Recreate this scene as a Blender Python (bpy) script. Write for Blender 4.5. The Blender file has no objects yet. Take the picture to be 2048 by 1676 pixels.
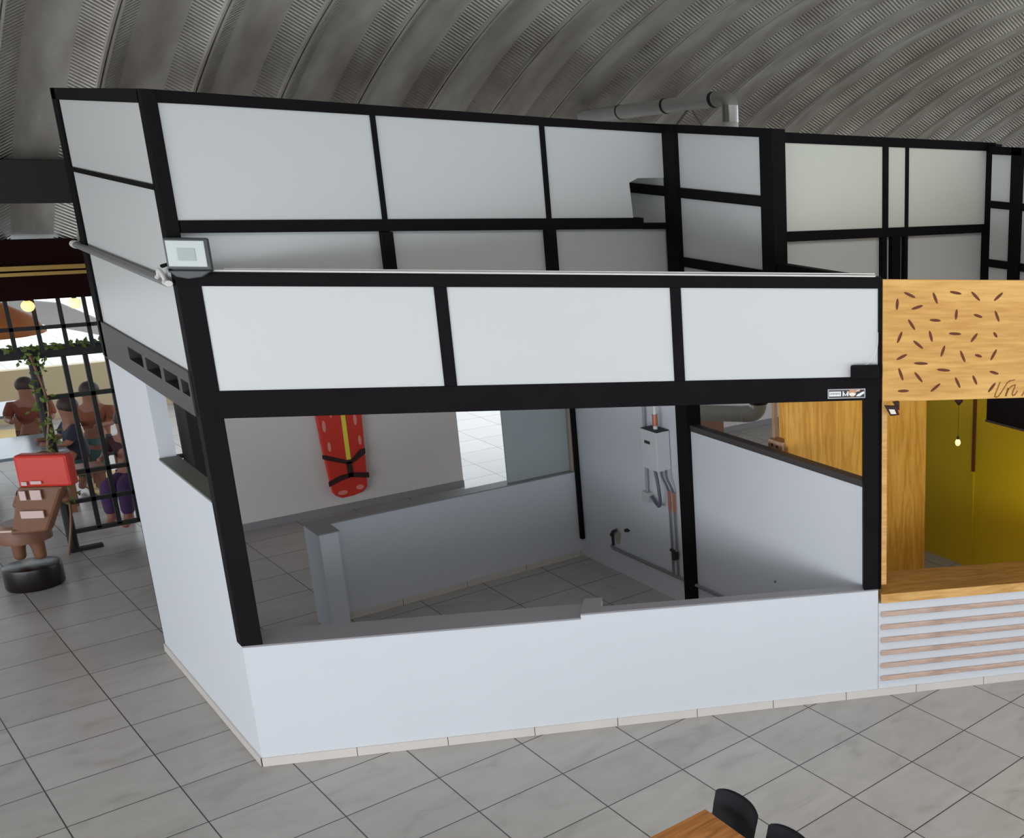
import bpy, bmesh, math, random
from mathutils import Matrix, Vector
random.seed(4)
K = 0.6                      # one floor tile is 0.6 m; every length below is in tiles
SC = bpy.context.scene
COL = SC.collection

# ------------------------------------------------------------------ camera
cd = bpy.data.cameras.new('camera')
cam = bpy.data.objects.new('camera', cd); COL.objects.link(cam)
r = (0.631053, -0.774434, 0.044989); d = (-0.181868, -0.204077, -0.961913); f = (0.754119, 0.598836, -0.269628)
cam.matrix_world = Matrix(((r[0], -d[0], -f[0], -2.8605*K), (r[1], -d[1], -f[1], -14.0644*K), (r[2], -d[2], -f[2], 7.634*K), (0, 0, 0, 1)))
cd.sensor_width = 36; cd.lens = 2085/2048*36
cd.shift_x = (1024-2082.8)/2048; cd.shift_y = (879.87-838)/2048
cd.clip_start = 0.1; cd.clip_end = 200
SC.camera = cam

# ------------------------------------------------------------------ world, daylight, overhead fill, exposure
w = bpy.data.worlds.new('sky'); SC.world = w; w.use_nodes = True
bg = w.node_tree.nodes['Background']; bg.inputs[0].default_value = (0.86, 0.93, 1.0, 1); bg.inputs[1].default_value = 2.15
def area(name, loc, direction, sx, sy, power, col):
    l = bpy.data.lights.new(name, 'AREA'); l.shape = 'RECTANGLE'; l.size = sx*K; l.size_y = sy*K; l.energy = power; l.color = col
    o = bpy.data.objects.new(name, l); COL.objects.link(o); o.location = [c*K for c in loc]
    o.rotation_euler = Vector(direction).to_track_quat('-Z', 'Y').to_euler(); return o
area('daylight_entrance', (6, -20.2, 2.9), (0, 1, 0.02), 44, 5.0, 218, (0.84, 0.92, 1.0))
area('daylight_left_end', (-17, -6, 2.5), (1, 0, -0.12), 24, 4.6, 500, (0.97, 0.97, 1.0))
area('overhead_fill', (8, -9, 9.9), (0, 0.0, -1), 36, 5.0, 350, (0.98, 0.98, 1.0))  # added fill lamp under the crown to brighten the floor from above
SC.view_settings.view_transform = 'Standard'; SC.view_settings.look = 'None'
SC.view_settings.exposure = 0.04; SC.view_settings.gamma = 1.0; SC.view_settings.use_curve_mapping = False

# ------------------------------------------------------------------ materials
def newmat(name):
    m = bpy.data.materials.new(name); m.use_nodes = True
    return m, m.node_tree.nodes, m.node_tree.links, m.node_tree.nodes['Principled BSDF']
def plain(name, col, rough=0.5, metal=0.0, var=0.06, scale=6, bump=0.0, emit=None, estr=0, alpha=None, spec=None):
    m, n, l, p = newmat(name)
    tc = n.new('ShaderNodeTexCoord'); no = n.new('ShaderNodeTexNoise'); no.inputs['Scale'].default_value = scale; no.inputs['Detail'].default_value = 5
    l.new(tc.outputs['Object'], no.inputs['Vector'])
    mx = n.new('ShaderNodeMix'); mx.data_type = 'RGBA'
    mx.inputs[6].default_value = (*[max(0, c*(1-var)) for c in col], 1); mx.inputs[7].default_value = (*[min(1, c*(1+var)) for c in col], 1)
    l.new(no.outputs['Fac'], mx.inputs[0]); l.new(mx.outputs[2], p.inputs['Base Color'])
    p.inputs['Roughness'].default_value = rough; p.inputs['Metallic'].default_value = metal
    if spec is not None: p.inputs['Specular IOR Level'].default_value = spec
    if bump:
        b = n.new('ShaderNodeBump'); b.inputs['Strength'].default_value = bump; b.inputs['Distance'].default_value = 0.01
        n2 = n.new('ShaderNodeTexNoise'); n2.inputs['Scale'].default_value = scale*8; l.new(tc.outputs['Object'], n2.inputs['Vector'])
        l.new(n2.outputs['Fac'], b.inputs['Height']); l.new(b.outputs[0], p.inputs['Normal'])
    if emit: p.inputs['Emission Color'].default_value = (*emit, 1); p.inputs['Emission Strength'].default_value = estr
    return m
def wood(name, c0, c1, rough=0.45, axis='X', scale=1.0, turn=0.0, rings=34):
    m, n, l, p = newmat(name)
    tc = n.new('ShaderNodeTexCoord'); mp = n.new('ShaderNodeMapping')
    s = {'X': (0.35, 3, 3), 'Y': (3, 0.35, 3), 'Z': (3, 3, 0.35)}[axis]
    mp.inputs['Scale'].default_value = [q*scale for q in s]
    ro = n.new('ShaderNodeMapping'); ro.inputs['Rotation'].default_value = (0, 0, math.radians(turn)); l.new(tc.outputs['Object'], ro.inputs[0]); l.new(ro.outputs[0], mp.inputs[0])
    n1 = n.new('ShaderNodeTexNoise'); n1.inputs['Scale'].default_value = 2.2; n1.inputs['Detail'].default_value = 3; n1.inputs['Distortion'].default_value = 0.6
    l.new(mp.outputs[0], n1.inputs['Vector'])
    mt = n.new('ShaderNodeMath'); mt.operation = 'MULTIPLY'; mt.inputs[1].default_value = rings; l.new(n1.outputs['Fac'], mt.inputs[0])
    sn = n.new('ShaderNodeMath'); sn.operation = 'SINE'; l.new(mt.outputs[0], sn.inputs[0])
    n2 = n.new('ShaderNodeTexNoise'); n2.inputs['Scale'].default_value = 14; n2.inputs['Detail'].default_value = 6; l.new(mp.outputs[0], n2.inputs['Vector'])
    ad = n.new('ShaderNodeMath'); ad.operation = 'MULTIPLY_ADD'; ad.inputs[1].default_value = 0.16; l.new(sn.outputs[0], ad.inputs[0]); l.new(n2.outputs['Fac'], ad.inputs[2])
    cr = n.new('ShaderNodeValToRGB'); cr.color_ramp.elements[0].position = 0.2; cr.color_ramp.elements[1].position = 0.75
    cr.color_ramp.elements[0].color = (*c0, 1); cr.color_ramp.elements[1].color = (*c1, 1)
    l.new(ad.outputs[0], cr.inputs[0]); l.new(cr.outputs[0], p.inputs['Base Color']); p.inputs['Roughness'].default_value = rough
    return m
WHITE = plain('white_paint', (0.645, 0.67, 0.715), 0.55, var=0.02, scale=2, bump=0.05)
PANEL = plain('white_board', (0.61, 0.63, 0.63), 0.42, var=0.015, scale=1.5)
STEEL = plain('black_enamel', (0.008, 0.007, 0.008), 0.6, var=0.3, scale=5, spec=0.06)
BROWNSTEEL = plain('dark_brown_enamel', (0.045, 0.036, 0.036), 0.5, var=0.15, scale=5)
CAP = plain('grey_cement_cap', (0.27, 0.265, 0.28), 0.4, var=0.06, scale=3, bump=0.05)
GREYB = plain('grey_green_board', (0.42, 0.47, 0.48), 0.5, var=0.03, scale=1.5)
BASEB = plain('cream_skirting_tile', (0.64, 0.60, 0.56), 0.35, var=0.06, scale=6)
GROUT = plain('dark_grout', (0.05, 0.045, 0.04), 0.8)
GALV = plain('galvanised_pipe', (0.60, 0.61, 0.60), 0.35, metal=0.25, var=0.12, scale=6)
DARKJ = plain('dark_rubber', (0.02, 0.02, 0.02), 0.6)
CONDUIT = plain('grey_conduit', (0.20, 0.20, 0.21), 0.45, var=0.1)
COPPER = plain('copper_pipe', (0.48, 0.17, 0.10), 0.35, metal=0.4)
HOSE = plain('blue_grey_hose', (0.10, 0.11, 0.16), 0.4)
LIGHTM = plain('pale_plastic', (0.75, 0.75, 0.72), 0.4)
CHAIRM = plain('black_plastic', (0.006, 0.006, 0.009), 0.5, spec=0.2)
CHROME = plain('steel_tube', (0.5, 0.5, 0.5), 0.25, metal=0.9)
PLY = wood('orange_plywood', (0.68, 0.30, 0.032), (0.92, 0.50, 0.085), 0.5, 'Z', 0.8)
PLYF = wood('honey_plywood', (0.56, 0.28, 0.055), (0.76, 0.44, 0.12), 0.5, 'X', 0.8, 33.25, 20)
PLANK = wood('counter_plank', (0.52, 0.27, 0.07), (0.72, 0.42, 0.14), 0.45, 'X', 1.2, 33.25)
PLANKTOP = wood('dark_counter_top', (0.22, 0.10, 0.025), (0.36, 0.18, 0.05), 0.35, 'X', 1.2, 33.25)  # darker brown on the counter's top face than on its front
SLAT = wood('pink_pine_slat', (0.40, 0.27, 0.21), (0.58, 0.42, 0.34), 0.6, 'X', 1.5, 33.25)
TABLEW = wood('orange_table_plank', (0.26, 0.09, 0.018), (0.46, 0.19, 0.045), 0.35, 'X', 1.0)
INLAY = plain('cutout_shade_brown', (0.13, 0.030, 0.008), 0.7)  # dark brown stands in for the shade inside slits and holes
SCRIPT = plain('engraved_brown', (0.30, 0.13, 0.03), 0.7)
YELLOW = plain('mustard_paint', (0.76, 0.51, 0.006), 0.5, var=0.05, scale=1.2)
REDP = plain('red_plastic', (0.62, 0.035, 0.02), 0.35, var=0.08)
YEL = plain('yellow_tape', (0.78, 0.70, 0.06), 0.5)
STRAP = plain('dark_strap', (0.03, 0.006, 0.006), 0.7)
PINKH = plain('pink_highlight_slot', (0.75, 0.26, 0.22), 0.5)
MAROON = plain('dark_maroon_paint', (0.014, 0.003, 0.003), 0.7, spec=0.05)
GOLD = plain('gold_trim', (0.42, 0.26, 0.06), 0.35, metal=0.3)
BEAMB = plain('matt_black_beam', (0.012, 0.012, 0.012), 0.7)
GLASSL = plain('lamp_lens', (0.44, 0.50, 0.48), 0.15)
HOUSING = plain('dark_grey_casting', (0.05, 0.055, 0.06), 0.4)
BULB = plain('lit_bulb', (1, 0.8, 0.45), 0.3, emit=(1.0, 0.50, 0.12), estr=2.2)
BULBW = plain('lit_bulb_pale', (1, 0.9, 0.6), 0.3, emit=(1.0, 0.74, 0.30), estr=1.2)
ORANGE = plain('orange_lampshade', (0.60, 0.20, 0.05), 0.6)
SKIN = plain('skin', (0.26, 0.11, 0.065), 0.6)
HAIR = plain('dark_hair', (0.03, 0.015, 0.01), 0.6)
CARVED = plain('carved_brown_wood', (0.20, 0.085, 0.045), 0.45, var=0.2, scale=8)
LEAF = plain('leaf_green', (0.13, 0.19, 0.03), 0.5, var=0.5, scale=12)
TTOP = plain('blue_grey_table_top', (0.20, 0.27, 0.30), 0.18)
SAND = plain('sand_yellow_cloth', (0.68, 0.52, 0.24), 0.8)
STICK = plain('sticker_black', (0.02, 0.02, 0.02), 0.4)
SILVER = plain('sticker_silver', (0.45, 0.45, 0.45), 0.4)
STW = plain('sticker_white', (0.85, 0.85, 0.85), 0.4)
STO = plain('sticker_orange', (0.62, 0.30, 0.16), 0.4)
GREYT = plain('sticker_grey_text', (0.25, 0.25, 0.26), 0.5)

def floor_mat():
    m, n, l, p = newmat('grey_stone_tiles')
    tc = n.new('ShaderNodeTexCoord'); mp = n.new('ShaderNodeMapping'); mp.vector_type = 'TEXTURE'
    mp.inputs['Location'].default_value = (1.3238*K, -2.7476*K, 0); mp.inputs['Rotation'].default_value = (0, 0, math.radians(1.625))
    mp.inputs['Scale'].default_value = (K, K, K)
    l.new(tc.outputs['Object'], mp.inputs[0])
    sx = n.new('ShaderNodeSeparateXYZ'); l.new(mp.outputs[0], sx.inputs[0])
    ds = []
    for i in (0, 1):
        fr = n.new('ShaderNodeMath'); fr.operation = 'FRACT'; l.new(sx.outputs[i], fr.inputs[0])
        pp = n.new('ShaderNodeMath'); pp.operation = 'PINGPONG'; pp.inputs[1].default_value = 0.5; l.new(fr.outputs[0], pp.inputs[0])
        lt = n.new('ShaderNodeMath'); lt.operation = 'LESS_THAN'; lt.inputs[1].default_value = 0.0085 if i else 0.0065; l.new(pp.outputs[0], lt.inputs[0]); ds.append(lt)
    mx = n.new('ShaderNodeMath'); mx.operation = 'MAXIMUM'; l.new(ds[0].outputs[0], mx.inputs[0]); l.new(ds[1].outputs[0], mx.inputs[1])
    fl = n.new('ShaderNodeVectorMath'); fl.operation = 'FLOOR'; l.new(mp.outputs[0], fl.inputs[0])
    wn = n.new('ShaderNodeTexWhiteNoise'); l.new(fl.outputs[0], wn.inputs['Vector'])
    off = n.new('ShaderNodeVectorMath'); off.operation = 'MULTIPLY_ADD'; off.inputs[1].default_value = (9, 9, 9); l.new(wn.outputs['Color'], off.inputs[0]); l.new(mp.outputs[0], off.inputs[2])
    st = n.new('ShaderNodeMapping'); st.inputs['Scale'].default_value = (1.0, 1.7, 1); st.inputs['Rotation'].default_value = (0, 0, 0.5); l.new(off.outputs[0], st.inputs[0])
    n1 = n.new('ShaderNodeTexNoise'); n1.inputs['Scale'].default_value = 1.5; n1.inputs['Detail'].default_value = 7; n1.inputs['Distortion'].default_value = 1.2; l.new(st.outputs[0], n1.inputs['Vector'])
    cr = n.new('ShaderNodeValToRGB'); e = cr.color_ramp.elements
    e[0].position = 0.28; e[0].color = (0.345, 0.33, 0.31, 1); e[1].position = 0.68; e[1].color = (0.455, 0.437, 0.415, 1)
    k = e.new(0.42); k.color = (0.41, 0.392, 0.37, 1)
    l.new(n1.outputs['Fac'], cr.inputs[0])
    hs = n.new('ShaderNodeHueSaturation'); l.new(cr.outputs[0], hs.inputs['Color'])
    vv = n.new('ShaderNodeMath'); vv.operation = 'MULTIPLY_ADD'; vv.inputs[1].default_value = 0.12; vv.inputs[2].default_value = 0.94; l.new(wn.outputs['Value'], vv.inputs[0]); l.new(vv.outputs[0], hs.inputs['Value'])
    mc = n.new('ShaderNodeMix'); mc.data_type = 'RGBA'; l.new(mx.outputs[0], mc.inputs[0]); l.new(hs.outputs[0], mc.inputs[6]); mc.inputs[7].default_value = (0.045, 0.04, 0.04, 1)
    l.new(mc.outputs[2], p.inputs['Base Color'])
    rr = n.new('ShaderNodeMath'); rr.operation = 'MULTIPLY_ADD'; rr.inputs[1].default_value = 0.25; rr.inputs[2].default_value = 0.22; l.new(n1.outputs['Fac'], rr.inputs[0]); l.new(rr.outputs[0], p.inputs['Roughness'])
    b = n.new('ShaderNodeBump'); b.inputs['Strength'].default_value = 0.5; b.inputs['Distance'].default_value = 0.004; b.invert = True
    l.new(mx.outputs[0], b.inputs['Height']); l.new(b.outputs[0], p.inputs['Normal'])
    return m
FLOOR = floor_mat()

def vault_mat(name, crimp):
    m, n, l, p = newmat(name)
    uv = n.new('ShaderNodeUVMap'); uv.uv_map = 'UVMap'
    sx = n.new('ShaderNodeSeparateXYZ'); l.new(uv.outputs[0], sx.inputs[0])
    no = n.new('ShaderNodeTexNoise'); no.inputs['Scale'].default_value = 1.1; no.inputs['Detail'].default_value = 4
    mp = n.new('ShaderNodeMapping'); mp.inputs['Scale'].default_value = (2.5, 0.5, 1); l.new(uv.outputs[0], mp.inputs[0]); l.new(mp.outputs[0], no.inputs['Vector'])
    cr = n.new('ShaderNodeValToRGB'); e = cr.color_ramp.elements
    e[0].position = 0.3; e[0].color = (0.38, 0.35, 0.31, 1); e[1].position = 0.7; e[1].color = (0.66, 0.645, 0.59, 1)
    l.new(no.outputs['Fac'], cr.inputs[0]); l.new(cr.outputs[0], p.inputs['Base Color'])
    p.inputs['Metallic'].default_value = 0.4; p.inputs['Roughness'].default_value = 0.42
    a = n.new('ShaderNodeMath'); a.operation = 'MULTIPLY'; a.inputs[1].default_value = 2*math.pi/(0.085 if crimp else 0.06); l.new(sx.outputs[1], a.inputs[0])
    s = n.new('ShaderNodeMath'); s.operation = 'SINE'; l.new(a.outputs[0], s.inputs[0])
    b = n.new('ShaderNodeBump'); b.inputs['Strength'].default_value = 0.8 if crimp else 0.10; b.inputs['Distance'].default_value = 0.012 if crimp else 0.002
    l.new(s.outputs[0], b.inputs['Height']); l.new(b.outputs[0], p.inputs['Normal'])
    return m
VPLAIN = vault_mat('galvanised_vault', False); VCRIMP = vault_mat('galvanised_vault_crimped', True)

# ------------------------------------------------------------------ frames of reference (all return world a, b, z in tiles)
def W0(x, y, z): return (x, y, z)
CT, ST = math.cos(math.radians(33.25)), math.sin(math.radians(33.25))
def line(P0, P1):
    L = math.hypot(P1[0]-P0[0], P1[1]-P0[1]); D = ((P1[0]-P0[0])/L, (P1[1]-P0[1])/L)
    return lambda s, d, z: (P0[0]+s*D[0]-d*D[1], P0[1]+s*D[1]+d*D[0], z)
FR = line((0, 0), (CT, -ST))          # counter front: s along, d inwards
TW = line((0, 0), (6.14, 0.36))       # tall screen behind the left stall
PT = line((6.23, -4.08), (6.01, 3.80))  # partition: s from the front, d towards the left stall

class MB:
    def __init__(s): s.v = []; s.f = []; s.m = []; s.uv = None
    def add(s, vs, fs, mi=0):
        o = len(s.v); s.v += [tuple(q) for q in vs]; s.f += [tuple(i+o for i in q) for q in fs]; s.m += [mi]*len(fs); return s
    def box(s, x0, x1, y0, y1, z0, z1, fr=W0, mi=0):
        x0, x1 = sorted((x0, x1)); y0, y1 = sorted((y0, y1)); z0, z1 = sorted((z0, z1))
        P = [fr(x, y, z) for z in (z0, z1) for x, y in ((x0, y0), (x1, y0), (x1, y1), (x0, y1))]
        return s.add(P, [(3, 2, 1, 0), (4, 5, 6, 7), (0, 1, 5, 4), (1, 2, 6, 5), (2, 3, 7, 6), (3, 0, 4, 7)], mi)
    def prism(s, poly, z0, z1, fr=W0, mi=0):
        n = len(poly); P = [fr(x, y, z0) for x, y in poly]+[fr(x, y, z1) for x, y in poly]
        return s.add(P, [tuple(range(n-1, -1, -1)), tuple(range(n, 2*n))]+[(i, (i+1) % n, (i+1) % n+n, i+n) for i in range(n)], mi)
    def vprism(s, poly, d0, d1, fr=W0, mi=0):       # polygon in (s,z), extruded along d
        n = len(poly); P = [fr(x, d0, z) for x, z in poly]+[fr(x, d1, z) for x, z in poly]
        return s.add(P, [tuple(range(n)), tuple(range(2*n-1, n-1, -1))]+[(i+n, (i+1) % n+n, (i+1) % n, i) for i in range(n)], mi)
    def tube(s, pts, r, n=10, mi=0, fr=W0, caps=True):
        pts = [Vector(fr(*q)) for q in pts]; rs = r if isinstance(r, (list, tuple)) else [r]*len(pts)
        up = None; rings = []
        for i, q in enumerate(pts):
            t = (pts[min(i+1, len(pts)-1)]-pts[max(i-1, 0)]).normalized()
            if up is None: up = Vector((0, 0, 1)) if abs(t.z) < 0.9 else Vector((1, 0, 0))
            a = t.cross(up).normalized(); up = a.cross(t).normalized()
            rings.append([q+(a*math.cos(2*math.pi*j/n)+up*math.sin(2*math.pi*j/n))*rs[i] for j in range(n)])
        fs = []
        for i in range(len(rings)-1):
            for j in range(n): fs.append((i*n+j, i*n+(j+1) % n, (i+1)*n+(j+1) % n, (i+1)*n+j))
        if caps: fs += [tuple(range(n-1, -1, -1)), tuple(range((len(rings)-1)*n, len(rings)*n))]
        return s.add([v for g in rings for v in g], fs, mi)
    def lathe(s, c, prof, n=20, mi=0, sx=1, sy=1):
        P = []; fs = []
        for rr, z in prof: P += [(c[0]+rr*sx*math.cos(2*math.pi*j/n), c[1]+rr*sy*math.sin(2*math.pi*j/n), c[2]+z) for j in range(n)]
        for i in range(len(prof)-1):
            for j in range(n): fs.append((i*n+j, i*n+(j+1) % n, (i+1)*n+(j+1) % n, (i+1)*n+j))
        fs += [tuple(range(n-1, -1, -1)), tuple(range((len(prof)-1)*n, len(prof)*n))]
        return s.add(P, fs, mi)
    def ball(s, c, r, n=14, mi=0, sx=1, sy=1, sz=1):
        return s.lathe(c, [(r*math.sin(math.pi*(i+0.02)/8.04), -r*sz*math.cos(math.pi*(i+0.02)/8.04)) for i in range(9)], n, mi, sx, sy)
    def build(s, name, mats, parent=None, bevel=0.0, smooth=False, uv=None):
        me = bpy.data.meshes.new(name); mats = mats if isinstance(mats, (list, tuple)) else [mats]
        org = Vector(parent['_o']) if parent is not None else None
        if org is None:
            xs = [v[0] for v in s.v]; ys = [v[1] for v in s.v]; zs = [v[2] for v in s.v]
            org = Vector((sum(xs)/len(xs), sum(ys)/len(ys), min(zs)))
            if name in ('floor', 'ceiling'): org = Vector((0, 0, 0))
        me.from_pydata([[(c-o)*K for c, o in zip(v, org)] for v in s.v], [], s.f)
        for m in mats: me.materials.append(m)
        me.polygons.foreach_set('material_index', s.m)
        if uv:
            ul = me.uv_layers.new(name='UVMap')
            for lp in me.loops: ul.data[lp.index].uv = uv[lp.vertex_index]
        if smooth is True: me.polygons.foreach_set('use_smooth', [True]*len(me.polygons))
        me.validate()
        bm = bmesh.new(); bm.from_mesh(me)
        if name not in ('ceiling',): bmesh.ops.recalc_face_normals(bm, faces=bm.faces)
        if smooth == 'auto':
            for q in bm.faces: q.smooth = True
            for e in bm.edges: e.smooth = len(e.link_faces) == 2 and e.calc_face_angle(0) < 0.7
        bm.to_mesh(me); bm.free()
        ob = bpy.data.objects.new(name, me); COL.objects.link(ob)
        if parent is None: ob.location = org*K; ob['_o'] = list(org)
        else:
            ob.parent = parent
            ob['_o'] = list(org)
        if bevel:
            b = ob.modifiers.new('bevel', 'BEVEL'); b.width = bevel*K; b.segments = 2; b.limit_method = 'ANGLE'
        return ob
def tag(o, label, cat, group=None):
    o['label'] = label; o['category'] = cat
    if group: o['group'] = group
    return o
def thing(name, label, cat, loc, group=None):
    o = bpy.data.objects.new(name, None); COL.objects.link(o); o.location = [c*K for c in loc]; o['_o'] = list(loc); o.empty_display_size = 0.1
    return tag(o, label, cat, group)
def struct(o): o['kind'] = 'structure'; return o

# ================================================================== SETTING
struct(MB().box(-24, 52, -21.5, 34, -0.2, 0).build('floor', FLOOR))

# vaulted sheet-metal ceiling: inward seam ridges, crimped slopes, flat pans, arched across the hall
R_, CB, CZ, A0, PI_ = 23.2, -5.8, -12.12, 2.79, 1.058
prof = [(-0.5+0.30, 0.0, 0), (-0.26, 0.0, 0), (-0.04, 0.17, 1), (-0.034, 0.22, 0), (-0.009, 0.22, 0), (-0.007, 0.17, 0), (0.007, 0.17, 0), (0.009, 0.22, 0), (0.034, 0.22, 0), (0.04, 0.17, 0), (0.26, 0.0, 1), (0.50, 0.0, 0)]
vm = MB(); uvs = []; NS = 84
for k in range(-19, 44):
    base = A0+k*PI_; cols = []
    pr = [(-0.50, 0.0, 0)]+[(x*1.0, y, mi) for x, y, mi in prof[1:]]
    for x, y, mi in pr: cols.append((base+x*PI_, R_-y, mi))
    o = len(vm.v); nc = len(cols)
    for i in range(NS+1):
        th = math.radians(49.3+(130.7-49.3)*i/NS)
        for a, rr, _ in cols: vm.v.append((a, CB+rr*math.cos(th), CZ+rr*math.sin(th))); uvs.append((a, R_*th))
    for i in range(NS):
        for j in range(nc-1):
            vm.f.append((o+i*nc+j, o+i*nc+j+1, o+(i+1)*nc+j+1, o+(i+1)*nc+j)); vm.m.append(cols[j+1][2])
struct(vm.build('ceiling', [VPLAIN, VCRIMP], uv=uvs, smooth='auto'))

gp = [(CB+(R_-0.02)*math.cos(math.radians(t)), CZ+(R_-0.02)*math.sin(math.radians(t))) for t in range(51, 130, 2)]
struct(MB().add([(-17.3, b, z) for b, z in gp]+[(-17.1, b, z) for b, z in gp], [tuple(range(len(gp))), tuple(range(2*len(gp)-1, len(gp)-1, -1))]+[(i, i+len(gp), (i+1) % len(gp)+len(gp), (i+1) % len(gp)) for i in range(len(gp))]).build('gable_light_block', BEAMB))  # unseen end wall, added to keep high light off the left vault
# far wall of the hall with its openings
struct(MB().box(2.05, 6.12, 9.0, 9.25, 0, 5.5).build('wall_back', plain('warm_grey_paint', (0.68, 0.645, 0.63), 0.6, var=0.02, scale=2)))
struct(MB().box(8.5, 52, 9.0, 9.25, 0, 5.5).box(6.12, 8.5, 9.0, 9.25, 3.7, 5.5).build('wall_back_right', bpy.data.materials['warm_grey_paint']))
struct(MB().box(2.05, 6.12, 8.97, 9.0, 0, 0.14).build('baseboard_back', CAP))
struct(MB().box(8.5, 52, 8.97, 9.0, 0, 0.14).build('baseboard_back_right', CAP))
struct(MB().box(-24, 2.05, 9.0, 9.25, 4.55, 5.49).build('wall_header', MAROON))
g = MB().box(-24, 2.05, 8.93, 9.0, 4.94, 4.995).box(-24, 2.05, 8.90, 9.0, 5.03, 5.10).build('trim_1', GOLD); struct(g)
struct(MB().box(-24, 5.6, 7.3, 7.55, 6.18, 6.80).build('trim_2', BEAMB))

# left stall: low walls
def step_wall():
    m = MB(); m.box(0.0, 3.65, 0, 0.42, 0, 1.575, FR); m.box(3.65, 3.87, 0, 0.46, 0, 1.63, FR); m.box(3.87, 7.45, 0, 0.16, 0, 1.63, FR); return m
struct(step_wall().build('wall_front', WHITE))
cp = MB().box(0.0, 3.648, -0.012, 0.44, 1.577, 1.60, FR).box(3.652, 3.87, -0.012, 0.47, 1.632, 1.655, FR).box(3.87, 7.45, -0.012, 0.175, 1.632, 1.655, FR)
tag(cp.build('countertop', CAP, bevel=0.006), 'grey cement countertop on the long white half wall, stepping up halfway', 'countertop')
m = MB()
m.prism([(0, 4.32), (0, 2.4), (0.17, 2.4), (0.17, 4.32)], 0, 4.37)
m.prism([(0, 2.4), (0, 0.0), (0.15, 0.0), (0.17, 2.4)], 0, 3.33)
struct(m.build('wall_left', WHITE))
tag(MB().box(-0.012, 0.19, 0.16, 2.398, 3.331, 3.36).build('window_sill', plain('green_grey_cement', (0.16, 0.17, 0.15), 0.6), bevel=0.005), 'dark grey sill slab in the opening of the left side wall', 'window sill')
struct(MB().box(0.16, 4.2, -0.05, 0.05, 0, 3.09, PT).box(4.2, 7.9, -0.05, 0.05, 0, 4.38, PT).build('wall_right', WHITE))
struct(MB().box(1.78, 6.0, 3.62, 3.87, 0, 1.62).box(1.78, 2.02, 3.20, 3.62, 0, 1.62).build('wall_rear', WHITE))
tag(MB().box(1.76, 6.0, 3.60, 3.89, 1.621, 1.64).box(1.76, 2.04, 3.18, 3.60, 1.621, 1.64).build('coping_slab', CAP), 'dark grey coping slab on the low inner wall with the short return', 'coping')
def skirting(s0, s1, fr, d0, d1, name, first=1.0):
    m = MB(); x = s0; j = first
    while x < s1-1e-6:
        e = min(j, s1); m.box(x+0.004, e-0.004, d0, d1, 0.002, 0.115, fr, 0); x = e; j += 1.0
    m.box(s0+0.003, s1-0.003, d0+0.008*(1 if d1 > d0 else -1), d1, 0.0, 0.112, fr, 1)
    return struct(m.build(name, [BASEB, GROUT]))
skirting(0, 12.6, FR, -0.022, 0, 'baseboard_front')
skirting(0.0, 4.32, line((0, 0), (0, 4.32)), 0.022, 0.0, 'baseboard_left', 0.8)
skirting(2.02, 6.0, W0, 3.598, 3.62, 'baseboard_rear', 2.9)

# right stall: low wall and coloured walls
struct(MB().box(7.455, 12.62, 0, 0.16, 0, 1.43, FR).build('wall_front_right', WHITE))
struct(MB().box(6.44, 9.30, -1.9, -1.84, 0, 4.36).build('wall_plywood', PLY))
struct(MB().box(10.6, 10.68, -6.8, 2.6, 0, 4.36).build('wall_yellow', YELLOW))

# ================================================================== STEEL FRAME OF THE LEFT STALL
sf = thing('stall_frame', 'black steel frame of the left stall filled with white boards', 'stall frame', (0, 0, 0))
def fbox(name, mat, par, *boxes, fr=W0, bevel=0.006):
    m = MB()
    for b in boxes: m.box(*b, fr=fr)
    return m.build(name, mat, par, bevel=bevel)
MB().prism([(-0.012, -0.012), (0.172, -0.125), (0.20, 0.155), (-0.012, 0.155)], 1.60, 5.95).build('post', STEEL, sf, bevel=0.008)
MB().prism([(-0.03, -0.03), (0.092, -0.035), (0.092, 0.145), (-0.03, 0.145)], 5.94, 7.80).build('post', STEEL, sf, bevel=0.008)
fbox('post', STEEL, sf, (7.25, 7.486, -0.02, 0.14, 1.655, 4.36), fr=FR)
fbox('post', STEEL, sf, (7.435, 7.488, -0.02, 0.14, 1.655, 5.95), fr=FR)
fbox('post', STEEL, sf, (4.16, 4.45, -0.14, 0.12, 0.0, 7.72), fr=PT)
fbox('post', STEEL, sf, (-0.03, 0.22, 4.16, 4.42, 4.37, 7.80))
fbox('post', STEEL, sf, (0.0, 0.03, 4.32, 4.36, 0, 4.37))
fbox('post', STEEL, sf, (5.90, 5.965, 3.52, 3.60, 0.35, 4.4))
fbox('beam', STEEL, sf, (0.17, 7.45, -0.02, 0.14, 4.35, 4.66), fr=FR)
fbox('beam', STEEL, sf, (0.17, 7.45, -0.02, 0.12, 5.81, 5.95), fr=FR)
for s0, s1 in ((2.405, 2.535), (4.925, 5.05)): fbox('mullion', STEEL, sf, (s0, s1, -0.018, 0.10, 4.66, 5.81), fr=FR)
for s0, s1 in ((0.18, 2.405), (2.535, 4.925), (5.05, 7.435)):
    fbox('infill_panel', PANEL, sf, (s0, s1, 0.0, 0.03, 4.66, 5.81), fr=FR, bevel=0)
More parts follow.
